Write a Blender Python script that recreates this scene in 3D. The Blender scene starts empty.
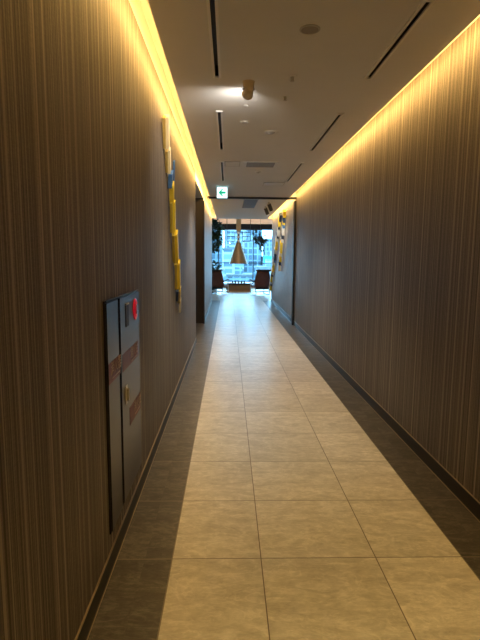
import bpy, bmesh, math, random
from mathutils import Vector, Matrix

S = bpy.context.scene
COL = S.collection
PI = math.pi

# ---------------------------------------------------------------- camera
cam_d = bpy.data.cameras.new('camera')
cam = bpy.data.objects.new('camera', cam_d)
COL.objects.link(cam)
F_PX, PITCH, YAW, ROLL, EYE = 484.563, 0.1302, 0.0246, 0.0077, 1.5541
cam_d.sensor_fit = 'VERTICAL'
cam_d.sensor_height = 24.0
cam_d.lens = 24.0 * F_PX / 640.0
cam_d.clip_start = 0.05
cam_d.clip_end = 2000
fw = Vector((math.sin(YAW) * math.cos(PITCH), math.cos(YAW) * math.cos(PITCH), -math.sin(PITCH)))
rt = Vector((math.cos(YAW), -math.sin(YAW), 0))
up = rt.cross(fw)
r2 = rt * math.cos(ROLL) + up * math.sin(ROLL)
u2 = -rt * math.sin(ROLL) + up * math.cos(ROLL)
cam.matrix_world = Matrix(((r2.x, u2.x, -fw.x, 0), (r2.y, u2.y, -fw.y, 0), (r2.z, u2.z, -fw.z, EYE), (0, 0, 0, 1)))
S.camera = cam

# ---------------------------------------------------------------- view, world, lights
S.view_settings.view_transform = 'Standard'
S.view_settings.look = 'None'
S.view_settings.gamma = 1
S.view_settings.use_curve_mapping = False
S.view_settings.exposure = 0.2
S.cycles.max_bounces = 10
S.cycles.diffuse_bounces = 6
S.cycles.glossy_bounces = 4
S.cycles.use_denoising = True
S.cycles.sample_clamp_indirect = 6

XL, XR = -0.576, 1.506          # corridor walls
CL, CR = -0.423, 1.354          # ceiling slab edges (light slots either side)
CZ = 2.863                      # ceiling height
Y0, Y1 = -3.0, 17.0             # corridor start / end
WY = 24.0                       # window wall
LZ = 3.45                       # lounge ceiling

world = bpy.data.worlds.new('overcast_sky')
S.world = world
world.use_nodes = True
wn = world.node_tree.nodes
wn['Background'].inputs['Color'].default_value = (0.32, 0.68, 1.0, 1)
wn['Background'].inputs['Strength'].default_value = 11.0


def area(name, loc, direction, sx, sy, power, color, spread=PI):
    d = bpy.data.lights.new(name, 'AREA')
    d.shape = 'RECTANGLE'
    d.size, d.size_y = sx, sy
    d.energy = power
    d.color = color
    d.spread = spread
    o = bpy.data.objects.new(name, d)
    COL.objects.link(o)
    o.location = loc
    z = -Vector(direction).normalized()
    y = Vector((0, 1, 0)) if abs(z.y) < .9 else Vector((0, 0, 1))
    x = y.cross(z).normalized()
    y = z.cross(x)
    o.matrix_world = Matrix(((x.x, y.x, z.x, loc[0]), (x.y, y.y, z.y, loc[1]), (x.z, y.z, z.z, loc[2]), (0, 0, 0, 1)))
    return o


def spot(name, loc, target, power, color, angle, blend=.5, radius=.03):
    d = bpy.data.lights.new(name, 'SPOT')
    d.energy = power
    d.color = color
    d.spot_size = math.radians(angle)
    d.spot_blend = blend
    d.shadow_soft_size = radius
    o = bpy.data.objects.new(name, d)
    COL.objects.link(o)
    o.location = loc
    o.rotation_euler = (Vector(target) - Vector(loc)).to_track_quat('-Z', 'Y').to_euler()
    return o


WARM = (1.0, 0.59, 0.17)
COVE_W = 5.6
# hidden warm light strips along both ceiling edges (near run and far run)
for (ya, yb) in ((Y0 + .05, 11.0), (11.15, Y1 - .05)):
    L = yb - ya
    area('cove_light', (CL - .004, (ya + yb) / 2, 2.95), (-.6, 0, -.8), .06, L, COVE_W * L, WARM)
    area('cove_light', (CR + .004, (ya + yb) / 2, 2.95), (.6, 0, -.8), .06, L, COVE_W * L, WARM)
# the same strips also throw light up into the slots
for (ya, yb) in ((Y0 + .05, 11.0), (11.15, Y1 - .05)):
    L = yb - ya
    area('cove_uplight', (CL + .01, (ya + yb) / 2, 2.93), (-.8, 0, .35), .04, L, COVE_W * .36 * L, WARM)
    area('cove_uplight', (CR - .01, (ya + yb) / 2, 2.93), (.8, 0, .35), .04, L, COVE_W * .36 * L, WARM)
# beam of the pinhole downlight, plus added corridor fill beams that have no fitting
for (x, y, pw, cl) in ((.45, .6, 95, (1, .69, .24)), (.15, 4.43, 115, (1, .82, .50)), (.45, 2.2, 72, (1, .69, .24)), (.15, 7.7, 150, (1, .94, .86)), (.45, 10.2, 90, (1, .94, .86))):
    spot('downlight_and_fill_beam', (x, y, CZ - .02), (x, y + .05, 0), pw, cl, 64 if y < 4 else (84 if y < 5 else 115), 1.0, .03)
for (x, y, tx, ty, tz, pw) in ((.45, 18.6, .45, 21.9, 1.6, 115), (-.3, 18.4, -.36, 20, .6, 60), (1.2, 18.4, 1.27, 20, .6, 60)):
    spot('lounge_fill_beam', (x, y, 3.4), (tx, ty, tz), pw, (1, .74, .45), 60, .8, .05)  # added warm fill on the cone and chairs, without any fitting
for x in (-1.0, .5, 2.0):
    spot('wall_wash_fill', (x, 22.6, 3.38), (x, 24.0, 3.25), 40, (1, .74, .5), 120, .8, .05)  # added wash that brightens the wood above the window, no lamp modelled
# daylight helper: portal in the window opening
portal = area('window_portal', (.5, WY - .12, 1.6), (0, -1, 0), 6.6, 2.5, 1, (1, 1, 1))
portal.data.cycles.is_portal = True

# ---------------------------------------------------------------- helpers


class MB:
    """collects shapes and links them as one mesh object"""

    def __init__(self):
        self.bm = bmesh.new()

    def box(self, x0, x1, y0, y1, z0, z1, M=None):
        m = Matrix.Translation(((x0 + x1) / 2, (y0 + y1) / 2, (z0 + z1) / 2)) @ Matrix.Diagonal((abs(x1 - x0), abs(y1 - y0), abs(z1 - z0), 1))
        if M is not None:
            m = M @ m
        bmesh.ops.create_cube(self.bm, size=1, matrix=m)
        return self

    def cone(self, a, b, ra, rb, n=20, caps=True):
        a, b = Vector(a), Vector(b)
        d = b - a
        q = d.to_track_quat('Z', 'Y').to_matrix().to_4x4()
        bmesh.ops.create_cone(self.bm, cap_ends=caps, segments=n, radius1=ra, radius2=rb, depth=d.length,
                              matrix=Matrix.Translation((a + b) / 2) @ q)
        return self

    def cyl(self, a, b, r, n=20):
        return self.cone(a, b, r, r, n)

    def sphere(self, c, r, sc=(1, 1, 1), n=16):
        bmesh.ops.create_uvsphere(self.bm, u_segments=n, v_segments=max(6, n // 2), radius=r,
                                  matrix=Matrix.Translation(c) @ Matrix.Diagonal((*sc, 1)))
        return self

    def lathe(self, prof, c=(0, 0, 0), n=32):
        rings = []
        for r, z in prof:
            rings.append([self.bm.verts.new((c[0] + r * math.cos(2 * PI * i / n), c[1] + r * math.sin(2 * PI * i / n), c[2] + z)) for i in range(n)])
        for A, B in zip(rings, rings[1:]):
            for i in range(n):
                self.bm.faces.new((A[i], A[(i + 1) % n], B[(i + 1) % n], B[i]))
        return self

    def path(self, pts, r, n=10):
        for a, b in zip(pts, pts[1:]):
            self.cyl(a, b, r, n)
        for q in pts[1:-1]:
            self.sphere(q, r, n=n)
        return self

    def quad(self, a, b, c, d):
        vs = [self.bm.verts.new(v) for v in (a, b, c, d)]
        self.bm.faces.new(vs)
        return self

    def prism(self, poly, y0, y1, M=None):
        """polygon in x,z extruded along y"""
        A = [self.bm.verts.new((p[0], y0, p[1])) for p in poly]
        B = [self.bm.verts.new((p[0], y1, p[1])) for p in poly]
        self.bm.faces.new(A)
        self.bm.faces.new(B[::-1])
        n = len(poly)
        for i in range(n):
            self.bm.faces.new((A[i], B[i], B[(i + 1) % n], A[(i + 1) % n]))
        if M is not None:
            bmesh.ops.transform(self.bm, matrix=M, verts=A + B)
        return self

    def build(self, name, mat, parent=None, smooth=False, bevel=0, kind=None, loc=None, recalc=True):
        if recalc:
            bmesh.ops.recalc_face_normals(self.bm, faces=self.bm.faces)
        me = bpy.data.meshes.new(name)
        self.bm.to_mesh(me)
        self.bm.free()
        me.materials.append(mat)
        o = bpy.data.objects.new(name, me)
        COL.objects.link(o)
        if loc is not None:
            o.location = loc
        if parent is not None:
            o.parent = parent
        if kind:
            o['kind'] = kind
        if smooth:
            for p in me.polygons:
                p.use_smooth = True
            try:
                me.set_sharp_from_angle(angle=math.radians(40))
            except Exception:
                pass
        if bevel:
            b = o.modifiers.new('bevel', 'BEVEL')
            b.width = bevel
            b.segments = 2
            b.limit_method = 'ANGLE'
        return o


def tag(o, label, cat, group=None):
    o['label'] = label
    o['category'] = cat
    if group:
        o['group'] = group
    return o


def thing(name, label, cat, loc=(0, 0, 0), rz=0, group=None):
    o = bpy.data.objects.new(name, None)
    o.empty_display_size = .1
    COL.objects.link(o)
    o.location = loc
    o.rotation_euler = (0, 0, rz)
    return tag(o, label, cat, group)


def copy_tree(o, parent=None):
    c = o.copy()
    COL.objects.link(c)
    if parent is not None:
        c.parent = parent
    for ch in list(o.children):
        copy_tree(ch, c)
    return c


# ---------------------------------------------------------------- materials


def mat(name, color, rough=.5, metal=0, spec=.5, emit=None, estr=0):
    m = bpy.data.materials.new(name)
    m.use_nodes = True
    b = m.node_tree.nodes['Principled BSDF']
    b.inputs['Base Color'].default_value = (*color, 1)
    b.inputs['Roughness'].default_value = rough
    b.inputs['Metallic'].default_value = metal
    b.inputs['Specular IOR Level'].default_value = spec
    if emit:
        b.inputs['Emission Color'].default_value = (*emit, 1)
        b.inputs['Emission Strength'].default_value = estr
    return m


class NT:
    def __init__(self, m):
        self.t = m.node_tree
        self.b = self.t.nodes['Principled BSDF']

    def n(self, kind, **kw):
        x = self.t.nodes.new(kind)
        for k, v in kw.items():
            setattr(x, k, v)
        return x

    def link(self, a, b):
        self.t.links.new(a, b)

    def val(self, sock, v):
        if hasattr(v, 'is_output'):
            self.link(v, sock)
        else:
            sock.default_value = v

    def math(self, op, a, b=0.0, c=0.0):
        x = self.n('ShaderNodeMath', operation=op)
        self.val(x.inputs[0], a)
        self.val(x.inputs[1], b)
        self.val(x.inputs[2], c)
        return x.outputs[0]

    def mix(self, f, a, b, blend='MIX'):
        x = self.n('ShaderNodeMix', data_type='RGBA', blend_type=blend)
        self.val(x.inputs['Factor'], f)
        for s, v in ((x.inputs[6], a), (x.inputs[7], b)):
            if isinstance(v, tuple):
                s.default_value = (*v, 1)
            else:
                self.link(v, s)
        return x.outputs[2]

    def noise(self, vec, scale, detail=2, rough=.5, dim='3D', w=None, dist=0):
        x = self.n('ShaderNodeTexNoise', noise_dimensions=dim)
        x.inputs['Scale'].default_value = scale
        x.inputs['Detail'].default_value = detail
        x.inputs['Roughness'].default_value = rough
        x.inputs['Distortion'].default_value = dist
        if vec is not None and dim != '1D':
            self.link(vec, x.inputs['Vector'])
        if w is not None:
            self.link(w, x.inputs['W'])
        return x.outputs['Fac']

    def ramp(self, f, stops):
        x = self.n('ShaderNodeValToRGB')
        e = x.color_ramp.elements
        while len(e) < len(stops):
            e.new(.5)
        for el, (p, c) in zip(e, stops):
            el.position = p
            el.color = (*c, 1) if isinstance(c, tuple) else (c, c, c, 1)
        self.link(f, x.inputs['Fac'])
        return x.outputs['Color']

    def coords(self):
        tc = self.n('ShaderNodeTexCoord')
        s = self.n('ShaderNodeSeparateXYZ')
        self.link(tc.outputs['Object'], s.inputs[0])
        return tc.outputs['Object'], s.outputs[0], s.outputs[1], s.outputs[2]

    def bump(self, h, strength=.3, dist=.01):
        x = self.n('ShaderNodeBump')
        x.inputs['Strength'].default_value = strength
        x.inputs['Distance'].default_value = dist
        self.link(h, x.inputs['Height'])
        self.link(x.outputs[0], self.b.inputs['Normal'])


def wallpaper(name, axis):
    m = mat(name, (.3, .24, .18), .62, spec=.3)
    k = NT(m)
    v, x, y, z = k.coords()
    u = y if axis == 'y' else x
    fine = k.noise(None, 95, 2, .6, '1D', u)
    mid = k.noise(None, 28, 2, .7, '1D', u)
    big = k.noise(None, 5, 1, .5, '1D', k.math('ADD', u, 37.0))
    line = k.noise(None, 40, 0, .5, '1D', k.math('ADD', u, 11.0))
    pale = k.ramp(line, [(.66, 0.0), (.72, 1.0)])
    dark = k.ramp(line, [(.27, 1.0), (.33, 0.0)])
    st = k.math('ADD', k.math('MULTIPLY', fine, .55), k.math('MULTIPLY', mid, .45))
    mp = k.n('ShaderNodeMapping')
    mp.inputs['Scale'].default_value = (60, 60, 260)
    k.link(v, mp.inputs[0])
    weave = k.noise(mp.outputs[0], 1.0, 1)
    f = k.math('ADD', k.math('MULTIPLY', st, .8), k.math('MULTIPLY', weave, .2))
    c = k.ramp(f, [(.36, (.085, .068, .055)), (.5, (.155, .129, .108)), (.64, (.25, .21, .175))])
    c = k.mix(k.math('MULTIPLY', pale, .65), c, (.38, .325, .265))
    c = k.mix(k.math('MULTIPLY', dark, .5), c, (.055, .044, .035))
    vo = k.n('ShaderNodeTexVoronoi', voronoi_dimensions='1D', feature='DISTANCE_TO_EDGE')
    vo.inputs['Scale'].default_value = 27
    k.link(u, vo.inputs['W'])
    groove = k.ramp(vo.outputs['Distance'], [(.035, 1.0), (.09, 0.0)])
    c = k.mix(k.math('MULTIPLY', groove, .78), c, (.045, .036, .028))
    # wide panels, each a shade apart, with a hairline seam
    pu = k.math('DIVIDE', k.math('ADD', u, .37), .92)
    wn_ = k.n('ShaderNodeTexWhiteNoise', noise_dimensions='1D')
    k.link(k.math('FLOOR', pu), wn_.inputs['W'])
    shade = k.math('MULTIPLY_ADD', wn_.outputs['Value'], .14, .93)
    shade = k.math('MULTIPLY', shade, k.math('MULTIPLY_ADD', big, .2, .9))
    seam = k.math('LESS_THAN', k.math('FRACT', pu), .006)
    c = k.mix(seam, c, (.08, .062, .05))
    hsv = k.n('ShaderNodeHueSaturation')
    k.link(c, hsv.inputs['Color'])
    k.link(shade, hsv.inputs['Value'])
    k.link(hsv.outputs[0], k.b.inputs['Base Color'])
    k.bump(f, .35, .004)
    return m


def floor_mat():
    m = mat('stone_tiles', (.5, .45, .38), .33, spec=.5)
    k = NT(m)
    v, x, y, z = k.coords()
    XD1, XC, X2, XD2, ROW, T = -.284, .176, .776, 1.232, 2.333, .6
    row = k.math('DIVIDE', k.math('SUBTRACT', y, ROW), T)
    fr = k.math('FRACT', row)
    dr = k.math('MULTIPLY', k.math('MINIMUM', fr, k.math('SUBTRACT', 1.0, fr)), T)
    # lounge beyond the corridor carries on the 0.6 grid
    gx = k.math('DIVIDE', k.math('SUBTRACT', x, XC), T)
    fx = k.math('FRACT', gx)
    dl = k.math('MULTIPLY', k.math('MINIMUM', fx, k.math('SUBTRACT', 1.0, fx)), T)
    for e in (XD1, XD2):
        dl = k.math('MINIMUM', dl, k.math('ABSOLUTE', k.math('SUBTRACT', x, e)))
    # in the dark bands only the cross joints count
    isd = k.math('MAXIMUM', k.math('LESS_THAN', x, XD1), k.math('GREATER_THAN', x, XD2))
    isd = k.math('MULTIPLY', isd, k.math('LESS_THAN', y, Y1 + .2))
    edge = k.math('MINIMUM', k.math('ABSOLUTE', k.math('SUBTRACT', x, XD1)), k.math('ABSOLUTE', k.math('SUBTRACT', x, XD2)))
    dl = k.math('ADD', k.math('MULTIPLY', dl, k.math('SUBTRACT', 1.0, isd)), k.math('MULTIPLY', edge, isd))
    d = k.math('MINIMUM', dr, dl)
    grout = k.ramp(k.math('MULTIPLY', d, 100), [(.2, 1.0), (.34, 0.0)])
    cid = k.math('ADD', k.math('FLOOR', gx), k.math('MULTIPLY', isd, 7.0))
    comb = k.n('ShaderNodeCombineXYZ')
    k.link(k.math('FLOOR', row), comb.inputs[0])
    k.link(cid, comb.inputs[1])
    wn_ = k.n('ShaderNodeTexWhiteNoise', noise_dimensions='3D')
    k.link(comb.outputs[0], wn_.inputs['Vector'])
    # slate-like clouds, shifted from tile to tile
    sc = k.n('ShaderNodeVectorMath', operation='SCALE')
    k.link(wn_.outputs['Color'], sc.inputs[0])
    sc.inputs['Scale'].default_value = 20
    ad = k.n('ShaderNodeVectorMath', operation='ADD')
    k.link(v, ad.inputs[0])
    k.link(sc.outputs[0], ad.inputs[1])
    mp = k.n('ShaderNodeMapping')
    mp.inputs['Rotation'].default_value = (0, 0, .6)
    mp.inputs['Scale'].default_value = (1.6, 4.0, 1)
    k.link(ad.outputs[0], mp.inputs[0])
    n1 = k.noise(mp.outputs[0], 2.2, 6, .62, dist=1.2)
    n2 = k.noise(ad.outputs[0], 16, 5, .7)
    n3 = k.noise(mp.outputs[0], 7.5, 7, .68, dist=2.0)
    vein = k.math('ABSOLUTE', k.math('SUBTRACT', k.noise(mp.outputs[0], 1.7, 6, .6, dist=1.8), .5))
    vein = k.ramp(vein, [(.0, 1.0), (.035, 0.0)])
    f = k.math('ADD', k.math('ADD', k.math('MULTIPLY', n1, .42), k.math('MULTIPLY', n2, .24)), k.math('MULTIPLY', n3, .34))
    f = k.math('ADD', f, k.math('MULTIPLY', vein, .07))
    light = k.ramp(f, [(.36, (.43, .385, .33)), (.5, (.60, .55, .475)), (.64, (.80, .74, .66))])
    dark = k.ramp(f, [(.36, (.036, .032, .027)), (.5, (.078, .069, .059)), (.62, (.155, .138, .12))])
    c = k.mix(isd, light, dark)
    hsv = k.n('ShaderNodeHueSaturation')
    k.link(c, hsv.inputs['Color'])
    k.link(k.math('MULTIPLY_ADD', wn_.outputs['Value'], .16, .92), hsv.inputs['Value'])
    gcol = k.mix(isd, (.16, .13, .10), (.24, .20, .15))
    c = k.mix(grout, hsv.outputs[0], gcol)
    k.link(c, k.b.inputs['Base Color'])
    k.link(k.math('MULTIPLY_ADD', n2, .14, .27), k.b.inputs['Roughness'])
    h = k.math('SUBTRACT', k.math('MULTIPLY', f, .5), k.math('MULTIPLY', grout, .6))
    k.bump(h, .25, .004)
    return m


def wood(name, a, b, scale=(3, 3, 30), rough=.45):
    m = mat(name, a, rough)
    k = NT(m)
    v, x, y, z = k.coords()
    mp = k.n('ShaderNodeMapping')
    mp.inputs['Scale'].default_value = scale
    k.link(v, mp.inputs[0])
    f = k.noise(mp.outputs[0], 2.0, 4, .6, dist=.6)
    k.link(k.ramp(f, [(.3, a), (.7, b)]), k.b.inputs['Base Color'])
    return m


def speckle(name, a, b, scale=30, rough=.5, metal=0, bump=0):
    m = mat(name, a, rough, metal)
    k = NT(m)
    v, x, y, z = k.coords()
    f = k.noise(v, scale, 4, .6)
    k.link(k.ramp(f, [(.35, a), (.65, b)]), k.b.inputs['Base Color'])
    if bump:
        k.bump(f, bump, .005)
    return m


def brushed(name, a, b, rough=.32):
    m = mat(name, a, rough, 1.0)
    k = NT(m)
    v, x, y, z = k.coords()
    mp = k.n('ShaderNodeMapping')
    mp.inputs['Scale'].default_value = (4, 4, 300)
    k.link(v, mp.inputs[0])
    f = k.noise(mp.outputs[0], 1.0, 3)
    k.link(k.ramp(f, [(.3, a), (.7, b)]), k.b.inputs['Base Color'])
    k.link(k.math('MULTIPLY_ADD', f, .15, rough - .07), k.b.inputs['Roughness'])
    return m


def facade(name, wall, win, bw, bh, mortar):
    m = mat(name, wall, .6)
    k = NT(m)
    v, x, y, z = k.coords()
    comb = k.n('ShaderNodeCombineXYZ')
    k.link(k.math('ADD', x, y), comb.inputs[0])
    k.link(z, comb.inputs[1])
    br = k.n('ShaderNodeTexBrick', offset=0.0, squash=1.0)
    br.inputs['Scale'].default_value = .1
    br.inputs['Brick Width'].default_value = bw / 10
    br.inputs['Row Height'].default_value = bh / 10
    br.inputs['Mortar Size'].default_value = mortar / 20
    br.inputs['Mortar Smooth'].default_value = 0.0
    br.inputs['Color1'].default_value = (*win, 1)
    br.inputs['Color2'].default_value = (*[min(1, c * 1.9 + .03) for c in win], 1)
    br.inputs['Mortar'].default_value = (*wall, 1)
    k.link(comb.outputs[0], br.inputs['Vector'])
    k.link(br.outputs['Color'], k.b.inputs['Base Color'])
    return m


M_WALL = wallpaper('striped_wallpaper', 'y')
M_WALLX = wallpaper('striped_wallpaper_across', 'x')
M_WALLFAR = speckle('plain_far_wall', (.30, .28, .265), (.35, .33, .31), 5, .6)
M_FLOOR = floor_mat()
M_CEIL = speckle('ceiling_paint', (.76, .75, .73), (.78, .77, .75), 3, .75)
M_COVE = speckle('cove_paint', (.80, .77, .70), (.82, .79, .72), 4, .7)
M_FRAME = mat('diffuser_frame', (.50, .48, .44), .5)
M_LIP = mat('diffuser_lip', (.88, .87, .84), .4)
M_BLACK = mat('matt_black', (.012, .012, .013), .55)
M_BLIND = mat('black_blind_box', (.008, .008, .009), .9, spec=.1)
M_SKIRT = speckle('dark_skirting', (.016, .014, .013), (.024, .021, .018), 40, .4)
M_TRIM = mat('bronze_trim', (.42, .34, .24), .35, .6)
M_DARKWOOD = wood('dark_panel', (.026, .018, .014), (.042, .029, .022), (30, 30, 3))
M_STEEL = brushed('brushed_steel', (.066, .062, .062), (.11, .105, .105))
M_RED = mat('red_lens', (.75, .01, .03), .25, emit=(1, .02, .06), estr=.12)
M_REDDEEP = mat('deep_red_lens', (.30, .0, .01), .3)
M_REDBAND = speckle('red_label', (.13, .018, .016), (.16, .022, .019), 20, .45)
M_PALE = mat('pale_lettering', (.40, .27, .19), .5)
M_WHITE = speckle('white_plastic', (.72, .71, .68), (.76, .75, .72), 10, .45)
M_TAN = mat('lamp_cap', (.68, .60, .48), .45)
M_LENS = mat('lamp_glass', (.9, .9, .88), .3, emit=(1, .93, .8), estr=2.2)
M_SIGNW = mat('sign_white', (.85, .9, .88), .4, emit=(.80, 1.0, .98), estr=1.5)
M_SIGNG = mat('sign_green', (.0, .40, .25), .4, emit=(.0, .72, .42), estr=.55)
M_LEATHER = speckle('brown_leather', (.085, .025, .016), (.14, .045, .027), 25, .42, bump=.2)
M_CHROME = mat('pale_runner', (.75, .75, .76), .25, .5)
M_TABLE = wood('warm_oak', (.12, .066, .026), (.18, .105, .042), (2, 2, 14))
M_TABLEDARK = speckle('dark_tabletop', (.02, .017, .015), (.035, .03, .026), 20, .2)
M_BRONZE = speckle('bronze_sheet', (.33, .20, .095), (.40, .25, .12), 6, .5, .25)
M_STEM = wood('stem_wood', (.30, .17, .07), (.42, .25, .11), (20, 20, 2))
M_BULK = wood('bulkhead_wood', (.55, .38, .27), (.66, .47, .34), (2, 2, 12))
M_LEAF = speckle('dark_leaf', (.012, .030, .012), (.035, .075, .025), 9, .5)
M_LEAF2 = speckle('grey_green_leaf', (.015, .022, .016), (.035, .05, .03), 9, .5)  # greyer green for the hanging plant
M_SOIL = speckle('soil', (.03, .02, .014), (.05, .035, .025), 60, .9)
M_POT = speckle('charcoal_pot', (.04, .04, .042), (.06, .06, .062), 20, .6)
M_SNOW = speckle('snowy_roof', (.055, .075, .085), (.09, .11, .12), .3, .8)
M_STREET = speckle('snowy_street', (.07, .085, .10), (.11, .13, .14), .08, .8)

glass = bpy.data.materials.new('window_glass')
glass.use_nodes = True
t = glass.node_tree
t.nodes.clear()
out = t.nodes.new('ShaderNodeOutputMaterial')
mx = t.nodes.new('ShaderNodeMixShader')
tr = t.nodes.new('ShaderNodeBsdfTransparent')
tr.inputs[0].default_value = (.90, .97, 1.0, 1)
gl = t.nodes.new('ShaderNodeBsdfGlossy')
gl.inputs['Roughness'].default_value = .02
fr_ = t.nodes.new('ShaderNodeFresnel')
fr_.inputs[0].default_value = 1.35
t.links.new(fr_.outputs[0], mx.inputs[0])
t.links.new(tr.outputs[0], mx.inputs[1])
t.links.new(gl.outputs[0], mx.inputs[2])
t.links.new(mx.outputs[0], out.inputs[0])

# ---------------------------------------------------------------- structure
ST = 'structure'
DY0, DY1 = 8.6, 11.25            # opening to the side passage
TOPZ = 3.0                       # top edge of the wallpaper
LX0, LX1 = -3.4, 4.6             # lounge width
SX = -4.0                        # end of the side passage

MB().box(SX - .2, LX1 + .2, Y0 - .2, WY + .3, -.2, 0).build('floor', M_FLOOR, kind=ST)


def holed_slab(x0, x1, y0, y1, z0, z1, holes):
    xs = sorted({x0, x1, *[h[0] for h in holes], *[h[1] for h in holes]})
    ys = sorted({y0, y1, *[h[2] for h in holes], *[h[3] for h in holes]})
    b = MB()
    for a, c in zip(xs, xs[1:]):
        for d, e in zip(ys, ys[1:]):
            mx_, my_ = (a + c) / 2, (d + e) / 2
            if any(h[0] < mx_ < h[1] and h[2] < my_ < h[3] for h in holes):
                continue
            b.box(a, c, d, e, z0, z1)
    bmesh.ops.remove_doubles(b.bm, verts=b.bm.verts, dist=1e-5)
    return b


SLOTS = [(-.090, 2.65, 3.75), (-.090, 4.62, 6.18), (-.100, 6.98, 8.70),
         (1.020, 2.65, 3.72), (1.020, 4.64, 6.17), (1.020, 7.00, 8.66)]
holes = [(x - .013, x + .013, a, b) for x, a, b in SLOTS]
holed_slab(CL, CR, Y0, Y1 + .2, CZ, 2.89, holes).build('ceiling', M_CEIL, kind=ST)
# upper cove above the light slots
b = MB()
b.box(XL - .1, XR + .1, Y0, Y1 + .2, 3.18, 3.25)
b.build('ceiling_cove', M_COVE, kind=ST)

# left wall: near run, far run; above the wallpaper a plain cove wall
MB().box(XL - .1, XL, Y0, DY0, 0, TOPZ).build('wall_left', M_WALL, kind=ST)
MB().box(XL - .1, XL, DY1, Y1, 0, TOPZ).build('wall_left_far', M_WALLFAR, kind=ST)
MB().box(XL - .1, XL - .004, Y0, Y1, TOPZ, 3.2).box(XL - .1, XL, DY0, DY1, 2.86, 3.0).build('trim_1', M_COVE, kind=ST)
MB().box(XR, XR + .1, Y0, 11.07, 0, TOPZ).build('wall_right', M_WALL, kind=ST)
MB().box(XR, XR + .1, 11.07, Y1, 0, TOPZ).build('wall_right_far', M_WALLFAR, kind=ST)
MB().box(XR + .004, XR + .1, Y0, Y1, TOPZ, 3.2).build('trim_2', M_COVE, kind=ST)
MB().box(XL - .1, XR + .1, Y0 - .1, Y0, 0, 3.25).build('wall_back', M_WALLX, kind=ST)
# side passage
MB().box(SX, XL - .1, DY1, DY1 + .1, 0, 2.95).build('wall_passage_far', M_DARKWOOD, kind=ST)
MB().box(XL - .1, XL - .002, DY1 - .012, DY1, 0, 2.86).build('trim_3', M_DARKWOOD, kind=ST)
MB().box(SX, XL - .1, DY0 - .1, DY0, 0, 2.95).build('wall_passage_near', M_DARKWOOD, kind=ST)
MB().box(SX - .1, SX, DY0 - .1, DY1 + .1, 0, 2.95).build('wall_passage_end', M_DARKWOOD, kind=ST)
MB().box(SX, XL - .1, DY0, DY1, 2.86, 2.95).build('ceiling_passage', M_CEIL, kind=ST)

# skirtings: black strip, bronze hairline on top
BH = .105
for nm, ya, yb in (('baseboard_left', Y0, DY0), ('baseboard_left_far', DY1, Y1)):
    o = MB().box(XL, XL + .006, ya, yb, .006, BH).build(nm, M_SKIRT, kind=ST)
    MB().box(XL, XL + .008, ya, yb, BH, BH + .006).box(XL, XL + .009, ya, yb, 0, .006).build('trim_strip', M_TRIM, o)
o = MB().box(XR - .006, XR, Y0, Y1, .006, BH).build('baseboard_right', M_SKIRT, kind=ST)
MB().box(XR - .008, XR, Y0, Y1, BH, BH + .006).box(XR - .009, XR, Y0, Y1, 0, .006).build('trim_strip', M_TRIM, o)

# dark cross-beam on the ceiling and the dark jamb on the right wall
MB().box(CL - .05, XR, 11.0, 11.12, 2.83, 2.875).build('trim_4', M_BLACK, kind=ST)
MB().box(XR - .045, XR, 10.98, 11.16, 0, 2.79).build('trim_5', M_BLACK, kind=ST)
MB().box(XL - .003, XL + .03, 11.16, 11.25, 0, 2.79).build('trim_6', M_DARKWOOD, kind=ST)

# lounge shell
MB().box(LX0 - .1, LX0, Y1 + .1, WY, 0, LZ).build('wall_lounge_left', M_WALL, kind=ST)
MB().box(LX1, LX1 + .1, Y1 + .1, WY, 0, LZ).build('wall_lounge_right', M_WALL, kind=ST)
MB().box(LX0, XL - .1, Y1, Y1 + .1, 0, LZ).box(XR + .1, LX1, Y1, Y1 + .1, 0, LZ).build('wall_lounge_back', M_WALLX, kind=ST)
MB().box(XL - .1, XR + .1, Y1 + .2, Y1 + .26, CZ, LZ).box(XL - .1, CL, Y1, Y1 + .2, CZ, 3.18).box(CR, XR + .1, Y1, Y1 + .2, CZ, 3.18).build('wall_bulkhead', M_CEIL, kind=ST)
MB().box(LX0 - .1, LX1 + .1, Y1 + .1, WY + .1, LZ, LZ + .1).build('ceiling_lounge', M_CEIL, kind=ST)
# window wall
SILL = .28
MB().box(LX0, LX1, WY, WY + .15, 3.13, LZ).build('wall_window_head', M_BULK, kind=ST)
MB().box(LX0, LX1, WY - .06, WY + .15, 2.89, 3.13).build('trim_7', M_BLIND, kind=ST)
MB().box(LX0, LX1, WY - .05, WY + .15, 0, SILL).build('wall_window_sill', M_BULK, kind=ST)
w = MB()
w.box(LX0, LX1, WY, WY + .08, SILL, SILL + .05).box(LX0, LX1, WY, WY + .08, 2.84, 2.89)
w = w.build('window_1', M_BLACK, kind=ST)
mulls = [-2.19, -.49, 1.21, 2.91]
for x in mulls:
    MB().box(x - .022, x + .022, WY, WY + .08, SILL + .05, 2.84).build('mullion', M_BLACK, w)
xs = [LX0] + mulls + [LX1]
for a, c in zip(xs, xs[1:]):
    a2, c2 = a + .022, c - .022
    MB().box(a2, c2, WY + .01, WY + .06, 1.222, 1.258).build('transom', M_BLACK, w)
    MB().quad((a2, WY + .04, SILL + .05), (c2, WY + .04, SILL + .05), (c2, WY + .04, 1.222), (a2, WY + .04, 1.222)).build('glass_pane', glass, w)
    MB().quad((a2, WY + .04, 1.258), (c2, WY + .04, 1.258), (c2, WY + .04, 2.84), (a2, WY + .04, 2.84)).build('glass_pane', glass, w)

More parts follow.
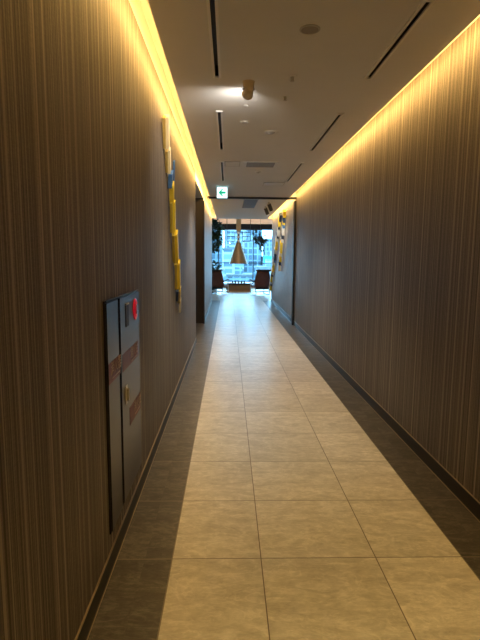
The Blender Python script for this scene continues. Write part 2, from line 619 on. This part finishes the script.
# ---------------------------------------------------------------- ceiling fittings
SLOT_LABELS = ['slim black air slot in the ceiling, left row, nearest the camera',
               'slim black air slot in the ceiling, left row, middle one of three',
               'slim black air slot in the ceiling, left row, just before the exit sign',
               'slim black air slot in the ceiling, right row, nearest the camera',
               'slim black air slot in the ceiling, right row, middle one of three',
               'slim black air slot in the ceiling, right row, farthest, nearest the dark beam']
for (x, a, b_), lab in zip(SLOTS, SLOT_LABELS):
    r = thing('air_slot', lab, 'air vent', (x, (a + b_) / 2, CZ), 0, 'slot air vents in the corridor ceiling')
    h = (b_ - a) / 2
    f = MB()
    for s in (-1, 1):
        f.box(s * .013, s * .030, -h - .02, h + .02, -.010, 0)
        f.box(-.013, .013, s * h, s * (h + .02), -.010, 0)
    f.build('frame', M_LIP, r)
    d = MB()
    for s in (-1, 1):
        d.box(-.016, .016, s * h - .004, s * h + .004, .0005, .07)
    d.box(-.016, -.012, -h, h, 0, .07).box(.012, .016, -h, h, 0, .07).box(-.016, .016, -h, h, .07, .075)
    d.build('slot', M_BLACK, r)

# round speaker grille
r = thing('ceiling_speaker', 'flush round beige grille in the ceiling near the camera', 'speaker', (.465, 2.99, CZ))
MB().lathe([(.0, -.006), (.048, -.006), (.05, -.004)], n=36).build('grille', speckle('grille', (.30, .26, .20), (.36, .31, .25), 300, .6), r)
MB().lathe([(.05, -.004), (.05, -.007), (.06, -.004), (.06, 0)], n=36).build('rim', M_FRAME, r)


def flat_disc(x, y, rad, label, name='ceiling_sensor', cat='sensor', bulge=.012):
    r = thing(name, label, cat, (x, y, CZ))
    MB().lathe([(0, -.006), (rad * .9, -.006), (rad, -.003), (rad, 0)], n=28).build('plate', M_WHITE, r, smooth=True)
    if bulge:
        MB().lathe([(0, -.006 - bulge), (rad * .3, -.006 - bulge), (rad * .5, -.006)], n=20).build('sensor_cap', M_FRAME, r, smooth=True)
    return r


def sprinkler(x, y, label):
    r = thing('fire_sprinkler', label, 'sprinkler', (x, y, CZ), 0, 'fire sprinklers in the corridor ceiling')
    MB().lathe([(.0, -.004), (.03, -.004), (.034, 0)], n=24).build('plate', M_WHITE, r, smooth=True)
    MB().cyl((0, 0, -.004), (0, 0, -.03), .008, 12).cyl((-.012, 0, -.004), (-.006, 0, -.034), .002, 6).cyl((.012, 0, -.004), (.006, 0, -.034), .002, 6).build('nozzle', M_FRAME, r)
    MB().cyl((0, 0, -.033), (0, 0, -.036), .016, 16).build('deflector', M_FRAME, r)


sprinkler(.46, 3.73, 'small fire sprinkler just right of the spotlight, nearer of the two')
sprinkler(.46, 4.17, 'small fire sprinkler beyond the spotlight on its right, farther of the two')
r = thing('pinhole_downlight', 'tiny dark pinhole fitting in the ceiling just beyond the spotlight', 'downlight', (.15, 4.45, CZ))
MB().lathe([(.012, -.001), (.014, -.004), (.027, -.003), (.028, 0)], n=24).build('rim', M_WHITE, r)
MB().lathe([(0, -.0015), (.013, -.0015)], n=20).build('aperture', M_BLACK, r)
flat_disc(.15, 4.96, .045, 'small white flush disc in the ceiling, second fitting beyond the spotlight', bulge=0)
flat_disc(.45, 5.33, .075, 'wide flat round detector in the mid ceiling, right of the second left air slot', 'smoke_detector', 'detector')
flat_disc(.45, 7.78, .05, 'small round sensor in the ceiling before the exit sign, beyond the long grey hatch')


def hatch(x0, x1, y0, y1, label, m, name='ceiling_hatch', cat='hatch', ends=False):
    cx, cy = (x0 + x1) / 2, (y0 + y1) / 2
    hx, hy = (x1 - x0) / 2, (y1 - y0) / 2
    r = thing(name, label, cat, (cx, cy, CZ))
    MB().box(-hx + .012, hx - .012, -hy + .012, hy - .012, -.006, 0).build('panel', m, r)
    f = MB()
    for s in (-1, 1):
        f.box(s * (hx - .012), s * hx, -hy, hy, -.008, 0).box(-hx + .012, hx - .012, s * (hy - .012), s * hy, -.008, 0)
    f.build('frame', M_WHITE if ends else M_FRAME, r)
    if ends:
        for s in (-1, 1):
            MB().box(s * (hx - .05), s * (hx - .012), -hy + .012, hy - .012, -.009, -.006).build('end_plate', M_WHITE, r)
    return r


hatch(.20, .70, 6.95, 7.36, 'long grey ceiling hatch with pale ends, nearest hatch to the camera', speckle('hatch_grey', (.30, .28, .25), (.34, .32, .29), 40, .6), ends=True)
hatch(-.06, .16, 6.95, 7.3, 'small square ceiling hatch right of the third left air slot', M_CEIL)
hatch(.62, 1.0, 8.8, 9.2, 'pale white ceiling hatch just before the dark beam on the right', M_WHITE)
hatch(.35, .69, 11.45, 13.4, 'dark grey ceiling panel just beyond the dark beam', speckle('panel_grey', (.16, .155, .15), (.2, .195, .19), 40, .6), 'ceiling_panel', 'panel')

# spotlight: stem, tilted head aimed down the corridor
r = thing('ceiling_spotlight', 'tan ceiling spotlight on a short stem aimed down the corridor', 'spotlight', (.146, 3.86, CZ))
MB().lathe([(0, -.008), (.045, -.008), (.048, 0)], n=28).build('mounting_plate', M_TAN, r)
MB().cyl((0, 0, -.008), (0, 0, -.05), .042, 24).build('stem', M_TAN, r, smooth=True)
hd = MB()
A, B = Vector((.006, -.035, -.068)), Vector((-.006, .04, -.076))
hd.cone(A, B, .03, .045, 28)
hd.cone(A + (A - B).normalized() * .016, A, .017, .03, 28)
hd.build('head', M_TAN, r, smooth=True)
ax = (B - A).normalized()
MB().cyl(B, B + ax * .004, .04, 28).build('lens', M_LENS, r)
MB().cyl((-.046, 0, -.055), (.046, 0, -.055), .008, 10).build('pivot', M_FRAME, r)
LP = Vector((.146, 3.86, CZ)) + B + ax * .03
spot('spotlight_beam', LP, LP + Vector((-.5, 1, -.85)), 30, (1, .93, .84), 165, 1.0, .05)

# two cylinder spots beyond the beam, aimed at the right-hand wall
for i, (x, y, lab) in enumerate(((.97, 11.95, 'small dark cylinder spotlight beyond the dark beam, nearer of the pair'),
                                 (.96, 12.95, 'small dark cylinder spotlight beyond the dark beam, farther of the pair'))):
    r = thing('cylinder_spotlight', lab, 'spotlight', (x, y, CZ), 0, 'pair of cylinder spotlights beyond the beam')
    MB().cyl((0, 0, 0), (0, 0, -.06), .02, 14).build('stem', M_FRAME, r)
    tip = Vector((.07, .05, -.2))
    MB().cyl((0, 0, -.05), tip, .045, 20).build('head', M_POT, r, smooth=True)
    dn = (tip - Vector((0, 0, -.05))).normalized()
    MB().cyl(tip, tip + dn * .004, .036, 20).build('lens', M_LENS, r)
    p = Vector((x, y, CZ)) + tip + dn * .03
    spot('wall_spot_beam', p, (XR, y + 2.4, 1.5), 80, (1, .86, .66), 60, .7, .04)

# exit sign
r = thing('exit_sign', 'lit white box sign with green left arrow under the ceiling', 'exit sign', (-.125, 9.4, 2.75))
MB().box(-.1, .1, .004, .05, -.1, .1).build('case', mat('sign_case', (.8, .85, .86), .4, emit=(.35, .85, 1.0), estr=.9), r, bevel=.004)
MB().box(-.095, .095, 0, .004, -.095, .095).build('face', M_SIGNW, r)
ar = MB()
ar.prism([(-.072, .0), (-.006, .068), (.03, .068), (-.012, .022), (.068, .022), (.068, -.022), (-.012, -.022), (.03, -.068), (-.006, -.068)], -.003, .0)
ar.build('arrow', M_SIGNG, r)
MB().box(.04, .062, -.003, 0, -.088, -.080).build('small_mark', M_SIGNG, r)
MB().box(-.05, .05, .015, .04, .1, .113).build('bracket', M_WHITE, r)

# ---------------------------------------------------------------- fire cabinet on the left wall
CY0, CY1, CS, CB, CT = 2.235, 3.045, 2.495, .205, 1.34
r = thing('fire_cabinet', 'tall dark steel fire cabinet set in the left wall', 'cabinet', (XL, (CY0 + CY1) / 2, CB))
cy = (CY0 + CY1) / 2
fr = MB()
fr.box(0, .004, CY0 - cy, CY1 - cy, 0, CT - CB)
fr.build('back_plate', M_BLACK, r)
fr = MB()
fr.box(0, .008, CY0 - cy - .005, CY0 - cy, -.005, CT - CB + .005).box(0, .006, CY1 - cy, CY1 - cy + .004, -.005, CT - CB + .005)
fr.box(0, .008, CY0 - cy, CY1 - cy, -.005, 0)
fr.build('frame', M_SKIRT, r)
MB().box(0, .015, CY0 - cy, CY1 - cy, CT - CB, CT - CB + .005).build('top_edge', M_STEEL, r)
d1 = MB().box(.004, .014, CY0 - cy + .006, CS - cy - .024, .006, CT - CB - .006).build('door', M_STEEL, r)
d1['label'] = 'narrow left door'
d2 = MB().box(.004, .014, CS - cy + .024, CY1 - cy - .004, .006, CT - CB - .006).build('door', M_STEEL, r)
d2['label'] = 'wide right door with red lamp'


def strokes(txt, size, y, z, parent, name='lettering'):
    c = bpy.data.curves.new(name, 'FONT')
    c.body = txt
    c.size = size
    c.align_x = 'CENTER'
    c.align_y = 'CENTER'
    c.extrude = .0004
    c.materials.append(M_PALE)
    tmp = bpy.data.objects.new(name, c)
    COL.objects.link(tmp)
    me = bpy.data.meshes.new_from_object(tmp.evaluated_get(bpy.context.evaluated_depsgraph_get()))
    bpy.data.objects.remove(tmp)
    bpy.data.curves.remove(c)
    o = bpy.data.objects.new(name, me)
    COL.objects.link(o)
    o.parent = parent
    o.location = (.0158, y, z)
    o.rotation_euler = (PI / 2, 0, PI / 2)
    return o


def band(d, ya, yb, za, zb, txt, tc):
    l = MB().box(.014, .0152, ya - cy, yb - cy, za - CB, zb - CB).build('red_label', M_REDBAND, d)
    m_ = (za + zb) / 2 - CB
    strokes(txt, .075, tc - cy, m_ + .012, d)
    MB().box(.0152, .0158, tc - cy - .085, tc - cy + .085, m_ - .036, m_ - .030).build('underline', M_PALE, d)


band(d1, 2.245, 2.49, .945, 1.045, '消火器', 2.395)
band(d2, 2.545, 3.0, .935, 1.03, '消火栓', 2.86)
band(d2, 2.70, 3.035, .585, .69, '消火栓', 2.93)
# lamp, indicator slot, handle
lm = MB()
lm.cyl((.014, 2.92 - cy, 1.235 - CB), (.018, 2.92 - cy, 1.235 - CB), .064, 36)
lm.cone((.018, 2.92 - cy, 1.235 - CB), (.024, 2.92 - cy, 1.235 - CB), .063, .045, 36)
lm = lm.build('red_lamp', M_RED, d2, smooth=True)
MB().cyl((.024, 2.92 - cy, 1.235 - CB), (.028, 2.92 - cy, 1.235 - CB), .03, 24).build('call_button', M_REDDEEP, d2, smooth=True)
MB().box(.014, .0165, 2.645 - cy, 2.725 - cy, 1.165 - CB, 1.285 - CB).build('indicator_slot', M_BLACK, d2)
MB().box(.014, .019, 2.645 - cy, 2.725 - cy, 1.285 - CB, 1.293 - CB).build('slot_hood', M_WHITE, d2)
hn = MB().box(.014, .018, 2.595 - cy, 2.645 - cy, .74 - CB, .845 - CB).box(.018, .03, 2.61 - cy, 2.632 - cy, .76 - CB, .825 - CB)
hn.build('handle', M_FRAME, d2, bevel=.003)

# ---------------------------------------------------------------- wall sculptures
YEL = speckle('yellow_board', (.80, .60, .03), (.88, .68, .05), 12, .5)
YELD = speckle('olive_board', (.42, .32, .04), (.52, .40, .06), 12, .5)
CREAM = speckle('cream_board', (.78, .70, .48), (.84, .77, .56), 12, .5)
OCHRE = speckle('ochre_board', (.50, .36, .10), (.58, .44, .15), 12, .5)
BLUE = speckle('blue_board', (.05, .16, .42), (.08, .22, .52), 12, .5)
NAVY = speckle('navy_board', (.02, .04, .09), (.03, .06, .13), 12, .5)
WHT = speckle('white_board', (.75, .78, .80), (.82, .84, .86), 12, .5)


def plank(parent, side, wallx, p0, p1, width, d0, d1, m, name='board', tilt=.016):
    """board lying along p0-p1 (y,z) on the wall, standing off it from d0 to d1"""
    (ya, za), (yb, zb) = p0, p1
    L = math.hypot(yb - ya, zb - za)
    ang = math.atan2(zb - za, yb - ya)
    M = Matrix.Translation((wallx, (ya + yb) / 2, (za + zb) / 2)) @ Matrix.Rotation(ang, 4, 'X')
    x0, x1 = (d0, d1) if side > 0 else (-d1, -d0)
    b = MB().box(x0, x1, -L / 2, L / 2, -width / 2, width / 2, None)
    # boards lap like shingles: the start stands off a little more than the end
    for v in b.bm.verts:
        k_ = .5 + v.co.y / L
        v.co.x += side * tilt * (1 - k_)
    bmesh.ops.transform(b.bm, matrix=M, verts=b.bm.verts)
    return b.build(name, m, parent, bevel=.003)


r = thing('wall_sculpture', 'long slanting sculpture of overlapping yellow boards on the left wall', 'wall art', (0, 0, 0))
pts = [(4.34, 2.74), (4.49, 2.50), (4.62, 2.32), (4.68, 2.23), (4.80, 2.08), (4.93, 1.79), (5.14, 1.50), (5.30, 1.21), (5.40, 1.08), (5.50, .95)]
spec = [(0, 1, .075, .004, .046, CREAM), (1, 2, .08, .010, .040, CREAM), (2, 3, .10, .006, .046, BLUE), (3, 4, .09, .006, .046, YEL),
        (4, 5, .09, .012, .044, YEL), (5, 6, .10, .006, .052, YEL), (6, 7, .09, .012, .052, YEL), (7, 8, .08, .008, .044, OCHRE), (8, 9, .05, .012, .036, CREAM)]
for i, j, wd, a, b_, m in spec:
    (ya, za), (yb, zb) = pts[i], pts[j]
    ex = .03
    dx, dz = yb - ya, zb - za
    L = math.hypot(dx, dz)
    plank(r, 1, XL, (ya, za), (yb + dx / L * ex, zb + dz / L * ex), wd, a, b_, m)
# darker under-boards seen stepping out on the near side
for i, j, m in ((0, 1, OCHRE), (1, 2, OCHRE), (4, 5, YELD), (5, 6, YELD), (6, 7, YELD), (7, 8, NAVY)):
    (ya, za), (yb, zb) = pts[i], pts[j]
    plank(r, 1, XL, (ya - .05, za - .02), (yb - .05, zb - .0), .06, .0, .024, m, 'under_board')
plank(r, 1, XL, (4.66, 2.43), (4.76, 2.25), .04, .044, .060, BLUE, 'blue_flap')


def strip(label, p0, p1, cols, width, group):
    r = thing('wall_sculpture', label, 'wall art', (0, 0, 0), 0, group)
    n = len(cols)
    tot = sum(c[1] for c in cols)
    s = 0
    rng = random.Random(len(cols))
    for m, l in cols:
        a, e = s / tot, (s + l) / tot + .012
        q0 = (p0[0] + (p1[0] - p0[0]) * a, p0[1] + (p1[1] - p0[1]) * a)
        q1 = (p0[0] + (p1[0] - p0[0]) * e, p0[1] + (p1[1] - p0[1]) * e)
        o = rng.uniform(0, .02)
        plank(r, -1, XR, q0, q1, width, .002 + o, .075 + o, m)
        s += l
    return r


strip('patterned slanting strip of yellow, white and navy boards, longer one on the right wall', (13.75, 2.74), (16.75, .46),
      [(NAVY, .5), (YEL, .5), (NAVY, .3), (WHT, .6), (NAVY, .3), (WHT, .3), (YEL, .9), (WHT, .4), (NAVY, .7), (BLUE, .3), (WHT, .3), (YEL, .8), (CREAM, .4), (NAVY, .25), (YEL, .7), (WHT, .3), (NAVY, .2), (YEL, .6)], .12, 'slanting strips on the right wall')
strip('patterned slanting strip of yellow, white and navy boards, shorter one nearer the dark jamb', (12.75, 2.74), (13.85, 1.20),
      [(YEL, .5), (NAVY, .4), (YEL, .2), (BLUE, .3), (WHT, .6), (NAVY, .35), (WHT, .3), (YEL, 1.0), (CREAM, .3), (YEL, .5), (NAVY, .35), (CREAM, .5)], .10, 'slanting strips on the right wall')

# ---------------------------------------------------------------- lounge furniture


def lounge_chair(label, loc, rz, group):
    r = thing('lounge_chair', label, 'chair', loc, rz, group)
    # local: chair faces +y
    MB().box(-.29, .29, -.26, .34, .30, .44).build('seat', M_LEATHER, r, bevel=.05, smooth=True)
    bk = MB()
    prev = None
    n = 12
    rows = []
    for zi in range(7):
        z = .34 + zi * .105
        lean = -.27 - .11 * (zi / 6)
        hw = .335 - .075 * (zi / 6) ** 3
        rows.append([(hw * math.sin(a), lean + .10 * (1 - math.cos(a)), z) for a in [(-1 + 2 * i / n) * 1.25 for i in range(n + 1)]])
    vs = [[bk.bm.verts.new(p) for p in row] for row in rows]
    for A_, B_ in zip(vs, vs[1:]):
        for i in range(n):
            bk.bm.faces.new((A_[i], A_[i + 1], B_[i + 1], B_[i]))
    o = bk.build('backrest', M_LEATHER, r, smooth=True)
    md = o.modifiers.new('thickness', 'SOLIDIFY')
    md.thickness = .07
    md.offset = 0
    MB().box(-.31, .31, -.46, -.28, .965, 1.04).build('head_cushion', M_BLACK, r, bevel=.025, smooth=True)
    for s in (-1, 1):
        MB().path([(s * .33, -.24, .56), (s * .33, .10, .60), (s * .33, .30, .61)], .028).build('armrest', M_BLACK, r, smooth=True)
        MB().path([(s * .31, .26, .59), (s * .30, .30, .25), (s * .29, .34, .035), (s * .29, .0, .02), (s * .29, -.34, .035), (s * .29, -.30, .18), (s * .29, -.2, .33)], .02).build('runner', M_CHROME, r, smooth=True)
    MB().box(-.27, .27, -.28, .30, .13, .17).build('lower_shelf', M_CHROME, r, bevel=.01)
    MB().box(-.29, .29, -.26, -.22, .24, .31).build('cross_bar', M_BLACK, r)
    return r


lounge_chair('brown leather lounge chair with dark head cushion, left of the low table', (-.40, 19.95, 0), -.38, 'lounge chairs by the window')
lounge_chair('brown leather lounge chair with dark head cushion, right of the low table', (1.30, 19.9, 0), .30, 'lounge chairs by the window')

# low wooden table with bits on it
TX, TY = .45, 22.0
r = thing('low_table', 'low wooden box table with dark top before the window', 'table', (TX, TY, 0))
MB().prism([(-.52, .05), (.52, .05), (.60, .31), (-.60, .31)], -.45, .45).build('body', M_TABLE, r, bevel=.01)
MB().box(-.70, .70, -.5, .5, .31, .385).build('tabletop', M_TABLEDARK, r, bevel=.01)
MB().box(-.56, .56, -.48, .48, 0, .05).build('plinth', M_STEM, r)
rng = random.Random(4)
for i, x in enumerate((-.26, -.14, .0, .14, .26)):
    o = MB().lathe([(0, 0), (.032, 0), (.042, .05), (.045, .085), (.04, .085), (.036, .01), (0, .01)], n=18).build('cup', M_BLACK, smooth=True, loc=(TX + x, TY - .34 + rng.uniform(-.03, .03), .385))
    tag(o, ['small dark cup on the low table, far left of the row', 'small dark cup on the low table, second from left', 'small dark cup on the low table, middle of the row of five',
            'small dark cup on the low table, second from right', 'small dark cup on the low table, far right of the row'][i], 'cup', 'dark cups on the low table')

# bronze cone pendant above the table
r = thing('cone_pendant', 'large bronze cone pendant with wooden stem over the low table', 'pendant lamp', (.445, 21.9, 0))
MB().lathe([(.405, 1.255), (.42, 1.245), (.105, 2.17), (.085, 2.17), (.405, 1.255)], n=40).build('shade', M_BRONZE, r, smooth=True)
MB().lathe([(.42, 1.245), (.425, 1.235), (.405, 1.235), (.405, 1.255)], n=40).build('rim', M_TABLEDARK, r)
for i, z in enumerate((2.23, 2.41, 2.585)):
    MB().sphere((0, 0, z), .09, (1, 1, .8), 20).build('bead', M_WHITE, r, smooth=True)
MB().cyl((0, 0, 2.17), (0, 0, 2.66), .055, 18).build('neck', M_LEATHER, r)
MB().box(-.105, .105, -.06, .06, 2.66, LZ).build('stem', M_STEM, r, bevel=.006)

# black hanging frames to either side of the stem
r = thing('hanging_rack', 'thin black metal frame hanging around the pendant stem', 'hanging rack', (.455, 22.15, 0))
for s in (-1, 1):
    f = MB()
    xo, xi = s * .53, s * .17
    f.box(xo - .014, xo + .014, -.014, .014, 2.24, LZ).box(xi - .014, xi + .014, -.014, .014, 2.24, 2.66)
    for z in (2.24, 2.45, 2.64):
        f.box(min(xo, xi), max(xo, xi), -.012, .012, z - .016, z + .016)
    f.build('side_frame', M_BLACK, r)
MB().box(-.17, .17, -.012, .012, 2.625, 2.655).build('cross_rail', M_BLACK, r)


def leaves(mb, c, rad, n, size, rng, droop=.3):
    for _ in range(n):
        while True:
            p = Vector((rng.uniform(-1, 1), rng.uniform(-1, 1), rng.uniform(-1, 1)))
            if .25 < p.length < 1:
                break
        q = Vector((c[0] + p.x * rad[0], c[1] + p.y * rad[1], c[2] + p.z * rad[2]))
        d = (p.normalized() + Vector((rng.uniform(-.6, .6), rng.uniform(-.6, .6), rng.uniform(-.6, .4) - droop))).normalized()
        s = d.cross(Vector((rng.uniform(-1, 1), rng.uniform(-1, 1), 1))).normalized()
        nn = d.cross(s)
        L = size * rng.uniform(.7, 1.3)
        W = L * .32
        v = [mb.bm.verts.new(x) for x in (q, q + d * L * .45 + s * W + nn * L * .08, q + d * L - nn * L * .12, q + d * L * .45 - s * W + nn * L * .08, q + d * L * .5 - nn * L * .02)]
        mb.bm.faces.new((v[0], v[1], v[4]))
        mb.bm.faces.new((v[1], v[2], v[4]))
        mb.bm.faces.new((v[2], v[3], v[4]))
        mb.bm.faces.new((v[3], v[0], v[4]))


rng = random.Random(11)
# tall plant at the left of the window
r = thing('potted_tree', 'tall dark leafy potted tree at the left of the window', 'potted plant', (-.72, 21.2, 0))
MB().lathe([(0, 0), (.17, 0), (.22, .42), (.20, .42), (.19, .38), (0, .38)], n=28).build('pot', M_POT, r, smooth=True)
MB().lathe([(0, .385), (.19, .385)], n=24).build('soil', M_SOIL, r)
tk = MB().path([(0, 0, .38), (.03, .02, 1.0), (-.02, 0, 1.6), (.02, -.02, 2.3), (.0, 0, 2.8)], .025)
for a, h, l in ((.3, 1.7, .3), (2.2, 1.9, .3), (4.0, 2.1, .3), (5.2, 2.3, .3), (1.2, 2.5, .3)):
    tk.cyl((0, 0, h), (l * math.cos(a), l * math.sin(a), h + .25), .012, 8)
tk.build('trunk', M_DARKWOOD, r, smooth=True)
lf = MB()
leaves(lf, (.0, 0, 2.72), (.44, .42, .46), 620, .15, rng)
leaves(lf, (.06, 0, 2.25), (.34, .34, .36), 330, .14, rng)
leaves(lf, (.1, -.05, 1.95), (.2, .22, .22), 120, .12, rng, .6)
lf.build('foliage', M_LEAF, r, recalc=False)
# low leafy plant behind the left chair
r = thing('small_plant', 'small leafy plant in a dark pot behind the left chair', 'potted plant', (-.62, 20.75, 0))
MB().lathe([(0, 0), (.13, 0), (.16, .7), (.14, .7), (.13, .66), (0, .66)], n=24).build('pot', M_POT, r, smooth=True)
st = MB()
for i in range(7):
    a = i * .9
    st.cyl((.04 * math.cos(a), .04 * math.sin(a), .64), (.14 * math.cos(a), .14 * math.sin(a), 1.1), .008, 6)
st.build('stems', M_LEAF, r)
lf = MB()
leaves(lf, (.0, 0, 1.16), (.26, .24, .17), 110, .13, rng)
lf.build('foliage', M_LEAF, r, recalc=False)
# hanging plant at the right
r = thing('hanging_plant', 'dark trailing plant hanging before the right side of the window', 'hanging plant', (1.40, 21.6, 2.36))
MB().lathe([(0, -.12), (.09, -.12), (.13, .06), (.115, .06), (.08, -.09), (0, -.09)], n=24).build('pot', M_POT, r, smooth=True)
co = MB()
for a in (0, 2.1, 4.2):
    co.cyl((.12 * math.cos(a), .12 * math.sin(a), .05), (0, 0, .45), .005, 6)
co.cyl((0, 0, .45), (0, 0, LZ - 2.36), .006, 6)
co.build('cord', M_BLACK, r)
lf = MB()
leaves(lf, (-.15, 0, .12), (.16, .2, .20), 110, .11, rng)
leaves(lf, (.16, 0, -.02), (.14, .2, .18), 110, .11, rng)
leaves(lf, (.0, 0, -.12), (.2, .2, .15), 100, .11, rng, .7)
leaves(lf, (.06, 0, -.38), (.09, .1, .2), 50, .09, rng, .9)
lf.build('foliage', M_LEAF2, r, recalc=False)

# ---------------------------------------------------------------- city outside
GZ = -45.0
MB().box(-400, 400, 60, 900, GZ - 1, GZ).build('ground_outside', M_STREET, kind=ST)
FA = facade('pale_blue_facade', (0.126, 0.200, 0.240), (0.023, 0.050, 0.074), 2.2, 2.8, .6)
FB = facade('white_facade', (0.230, 0.271, 0.289), (0.039, 0.074, 0.101), 3.0, 3.4, .8)
FC = facade('grey_facade', (0.096, 0.157, 0.200), (0.020, 0.046, 0.068), 2.6, 3.0, .6)
FD = facade('banded_facade', (0.181, 0.236, 0.271), (0.030, 0.061, 0.086), 8.0, 3.2, 1.0)
CITY = [  # x0, x1, y, depth, top, facade, label
    (-9, -1.5, 150, 14, -3.0, FB, 'low white block across the street, left, with snowy flat roof'),
    (-.5, 8.2, 160, 14, -5.0, FA, 'low pale blue block across the street, behind the cone pendant'),
    (9.2, 19, 150, 16, -2.2, FD, 'low banded block across the street, right, with long window bands'),
    (-14, -3, 230, 16, 9, FC, 'grey blue mid rise block on the left of the view'),
    (-2.4, 6.8, 215, 16, 4.6, FD, 'banded mid rise block left of the cone pendant'),
    (7.4, 15.0, 225, 16, 8.5, FA, 'pale blue mid rise block right of the cone pendant'),
    (15.6, 27, 220, 16, 1.2, FB, 'white mid rise block on the right with bright blue sign'),
    (-22, -4, 330, 20, 25, FD, 'tall banded tower at the left edge of the view'),
    (-3, 12, 340, 20, 24, FB, 'tall white tower behind the cone pendant'),
    (13, 24, 350, 20, 21, FC, 'tall grey blue tower behind the hanging frame'),
    (25, 44, 335, 20, 13, FA, 'broad pale blue tower at the right edge of the view'),
]
for x0, x1, y, dp, top, m, lab in CITY:
    cx = (x0 + x1) / 2
    r = thing('city_building', lab, 'building', (cx, y, GZ), 0, 'city buildings outside the window')
    H = top - GZ
    h = (x1 - x0) / 2
    MB().box(-h, h, 0, dp, 0, H).build('walls', m, r)
    rf = MB().box(-h - .3, h + .3, -.3, dp + .3, H, H + .7)
    rf.build('roof', M_SNOW, r)
    MB().box(-h * .4, h * .2, dp * .3, dp * .7, H + .7, H + 3.0).build('roof_hut', m, r)
    if 'sign' in lab:
        MB().box(-5.4, -2.0, -.5, -.05, H - 2.3, H + .6).build('sign_panel', mat('cyan_sign', (.0, .35, .75), .4, emit=(.0, .40, .85), estr=.7), r)
